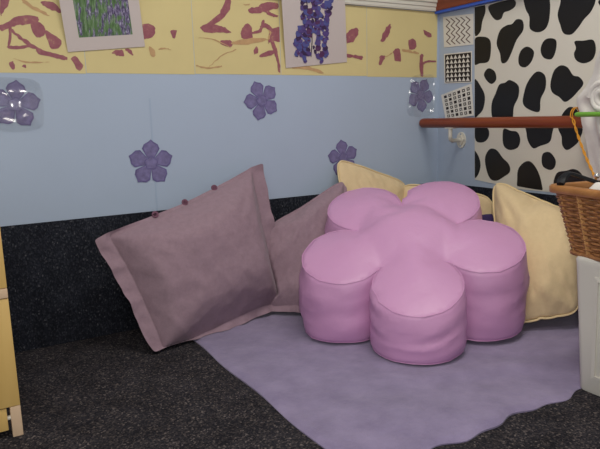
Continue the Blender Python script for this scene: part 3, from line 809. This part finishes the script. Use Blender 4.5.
# white fleece in the basket, black strap over its rim, bell and cord
def kp(a_, b_, z): return Vector((kc.x, kc.y, z)) + ex*a_ + ey*b_
bm = bmesh.new(); nu, nvv = 40, 40; g_ = []
for j in range(nvv+1):
    r_ = []
    for i in range(nu+1):
        s_, q_ = i/nu*2-1, j/nvv*2-1; rr = max(abs(s_), abs(q_))
        h_ = .052*(1-rr**4) + .03*noise.noise(Vector((s_*2.2, q_*2.6, 7)))*(1-rr) + .014*noise.noise(Vector((s_*6, q_*6, 2)))
        r_.append(bm.verts.new(kp(s_*.125, -.005 + q_*.20, zb+.165+h_)))
    g_.append(r_)
for j in range(nvv):
    for i in range(nu): bm.faces.new((g_[j][i], g_[j][i+1], g_[j+1][i+1], g_[j+1][i]))
r_ = bmesh.ops.extrude_edge_only(bm, edges=[e for e in bm.edges if e.is_boundary])
for v_ in [q_ for q_ in r_['geom'] if isinstance(q_, bmesh.types.BMVert)]: v_.co.z = zb+.012; v_.co += (Vector((kc.x, kc.y, v_.co.z))-v_.co)*.12
tag(obj('folded_cloth', bm, M['cloth'], None, True, (kc.x, kc.y, zb)), 'bunched white cloth filling the wicker basket', 'cloth')

bm = bmesh.new()
top = [kp(-hx1-.004, hy1*.84, zt+.012), kp(-hx1+.012, hy1*.88, zt+.024), kp(-hx1+.032, hy1*.88, zt+.038), kp(-hx1+.052, hy1*.86, zt+.034), kp(-hx1+.08, hy1*.84, zt+.024), kp(-hx1+.11, hy1*.82, zt+.014), kp(-hx1+.14, hy1*.80, zt+.004)]
sm = []
for i in range(len(top)-1):
    for k in range(5):
        p0, p1, p2, p3 = top[max(i-1, 0)], top[i], top[i+1], top[min(i+2, len(top)-1)]; t_ = k/5
        sm.append(.5*((2*p1)+(p2-p0)*t_+(2*p0-5*p1+4*p2-p3)*t_*t_+(3*p1-p0-3*p2+p3)*t_**3))
sm.append(top[-1])
L_ = []
for i, p_ in enumerate(sm):
    tg = (sm[min(i+1, len(sm)-1)] - sm[max(i-1, 0)]).normalized(); up = Vector((0, 0, 1)); sd = tg.cross(up).normalized(); nn = sd.cross(tg)
    wv = .016 + .006*math.sin(i*.25); L_.append([bm.verts.new(p_ + sd*a_*wv*.6 + nn*b_*.008) for a_, b_ in ((-1, -.3), (-.9, .7), (0, 1), (.9, .7), (1, -.3), (0, -.5))])
for a_, b_ in zip(L_, L_[1:]):
    for k in range(6): bm.faces.new((a_[k], a_[(k+1)%6], b_[(k+1)%6], b_[k]))
bm.faces.new(L_[0]); bm.faces.new(list(reversed(L_[-1])))
tag(obj('strap', bm, M['strap'], None, True, top[0]), 'black webbing strap lying over the far rim of the wicker basket', 'strap')
ct = on(572, 117, x=RX-.026); cb = kp(.005, hy1+.0, zt+.012)
t = thing('twisted_cord', ct, 'orange twisted cord hanging from the rail down to the basket, tiny bell at its end', 'cord')
for nm, ph in (('strand', 0), ('strand', PI)):
    bm = bmesh.new(); pts = []
    nn_ = 60
    for i in range(nn_+1):
        s_ = i/nn_; p_ = ct.lerp(cb, s_); off = .0026 if s_ > .12 else .0026 + (.12-s_)*.05*(1 if ph else .2)
        p_ += Vector((math.cos(s_*26+ph), math.sin(s_*26+ph), 0))*off + Vector((0, 0, -.012*math.sin(PI*s_)))
        pts.append(p_)
    loopy = [ct + Vector((.024 - .026*math.cos(a_), .004*ph/PI*2 - .002, .004 + .030*math.sin(a_))) for a_ in [PI*k/10 for k in range(10, -1, -1)]]
    tube(bm, loopy[:-1] + pts, .0023, 6)
    obj(nm, bm, M['cord'], t, True)
bm = bmesh.new(); bmesh.ops.create_uvsphere(bm, u_segments=14, v_segments=10, radius=.0085); bmesh.ops.translate(bm, verts=bm.verts, vec=cb + Vector((-.004, -.004, .012)))
obj('bell', bm, M['steel'], t, True)['label'] = 'tiny silver bell'

# white cloth bag hanging over the rail end, green stick in front of it
bm = bmesh.new()
X0 = RX - .045
edge_px = [(604, 34), (598, 48), (593, 60), (590, 74), (583, 87), (574, 98), (574, 104), (577, 112), (579, 124), (583, 140), (586, 158), (591, 182)]
edge = [on(*e_, x=X0) for e_ in edge_px]
def bag_front(s_, q_):          # s_ 0..1 away from the rail's end, q_ 0..1 downwards
    f_ = q_*(len(edge)-1); k_ = min(int(f_), len(edge)-2); e_ = edge[k_].lerp(edge[k_+1], f_-k_)
    fold = .014*math.sin(s_*19 + q_*4) + .008*math.sin(s_*37 - q_*9) + .02*noise.noise(Vector((s_*4, q_*6, 3)))
    return Vector((X0 + .02 - .035*math.sin(PI*min(1, s_*1.4 + .04)) - fold*min(1, s_*6), e_.y - .42*s_, e_.z))
ns, nq = 44, 44; fr = [[bm.verts.new(bag_front(i/ns, j/nq)) for i in range(ns+1)] for j in range(nq+1)]
for j in range(nq):
    for i in range(ns): bm.faces.new((fr[j][i], fr[j][i+1], fr[j+1][i+1], fr[j+1][i]))
r_ = bmesh.ops.extrude_edge_only(bm, edges=[e for e in bm.edges if e.is_boundary])
nb_ = [q_ for q_ in r_['geom'] if isinstance(q_, bmesh.types.BMVert)]
for v_ in nb_: v_.co.x = -.012 if v_.co.z > .80 else -.02
tb = thing('cloth_bag', (X0, -1.0, .54), 'crumpled white cloth bag hanging at the end of the rail', 'bag')
bagb = obj('bag_body', bm, M['cloth'], tb, True)
bm = bmesh.new(); cr = on(602, 97, x=-.205); pts = []
for k in range(46):
    a_ = k*.36; r0 = .045 - .0007*k; pts.append(cr + Vector((-.004*math.sin(a_*.5) + .002*k/46, r0*math.cos(a_), r0*math.sin(a_)*1.15)))
tube(bm, pts, .011, 8); obj('rolled_handle', bm, M['cloth'], tb, True)
g0, g1 = on(575.5, 114.5, x=-.225), None
g1 = Vector((-.232, g0.y - .42, g0.z - .002))
bm = bmesh.new(); tube(bm, [g0, g0.lerp(g1, .02), g0.lerp(g1, .5), g1], [.006, .0085, .0085, .0085], 12)
tag(obj('plastic_stick', bm, M['green'], None, True, g0), 'pale green plastic stick crossing the white cloth bag', 'stick')

# ------------------------------------------------------------------ pine shelf unit at the left edge
t = thing('shelf_unit', (-2.27, -.5, 0), 'varnished pine shelf unit on short pale legs, at the left edge', 'shelf')
XR, YF = -2.051, -.658
boxobj('end_panel', (XR-.45, YF+.0, .085), (XR, YF+.018, .371), M['pine'], t, .002)
boxobj('end_panel', (XR-.45, YF+.0, .399), (XR, YF+.018, .600), M['pine'], t, .002)
boxobj('shelf_edge', (XR-.45, YF-.002, .373), (XR, YF+.28, .397), M['palepine'], t, .002)['label'] = 'pale shelf board edge'
boxobj('top_board', (XR-.46, YF-.004, .601), (XR+.002, YF+.302, .620), M['pine'], t, .003)
for x0 in (XR-.025, XR-.45):
    for y0 in (YF, YF+.265): boxobj('leg', (x0, y0, .001), (x0+.025, y0+.035, .084), M['palepine'], t, .002)['label'] = 'pale bare wood leg'
boxobj('bottom_board', (XR-.40, YF+.003, .022), (XR-.033, YF+.28, .082), M['pine'], t, .002)
bm = bmesh.new(); tube(bm, [(XR-.034, YF+.012, .052), (XR-.0245, YF+.012, .052)], .006, 10); obj('peg', bm, M['white'], t, True)['label'] = 'white peg'
boxobj('back_panel', (XR-.45, YF+.285, .085), (XR, YF+.30, .600), M['pine'], t, .001)

# ------------------------------------------------------------------ light
w = bpy.data.worlds.new('world'); SC.world = w; w.use_nodes = True
w.node_tree.nodes['Background'].inputs[0].default_value = (.95, .97, 1.0, 1); w.node_tree.nodes['Background'].inputs[1].default_value = .55
def area(name, loc, size, energy, col, target=None, sy=None):
    l = bpy.data.lights.new(name, 'AREA'); l.energy = energy; l.color = col; l.size = size
    if sy: l.shape = 'RECTANGLE'; l.size_y = sy
    o = bpy.data.objects.new(name, l); COL.objects.link(o); o.location = loc
    d = (Vector(target) - Vector(loc)) if target else Vector((0, 0, -1))
    o.rotation_euler = d.to_track_quat('-Z', 'Y').to_euler(); return o
area('ceiling_lamp', (-1.0, -1.35, 2.55), 1.2, 22, (1, .95, .86), None, .3)
area('ceiling_lamp', (-2.6, -2.2, 2.55), 1.2, 22, (1, .95, .86), None, .3)
area('camera_flash', CAM + U_*.05 + R_*.03, .04, 5.0, (1, .97, .93), CAM + F*2)
vs = SC.view_settings; vs.view_transform = 'Standard'; vs.look = 'None'; vs.exposure = .08; vs.gamma = 1; vs.use_curve_mapping = False
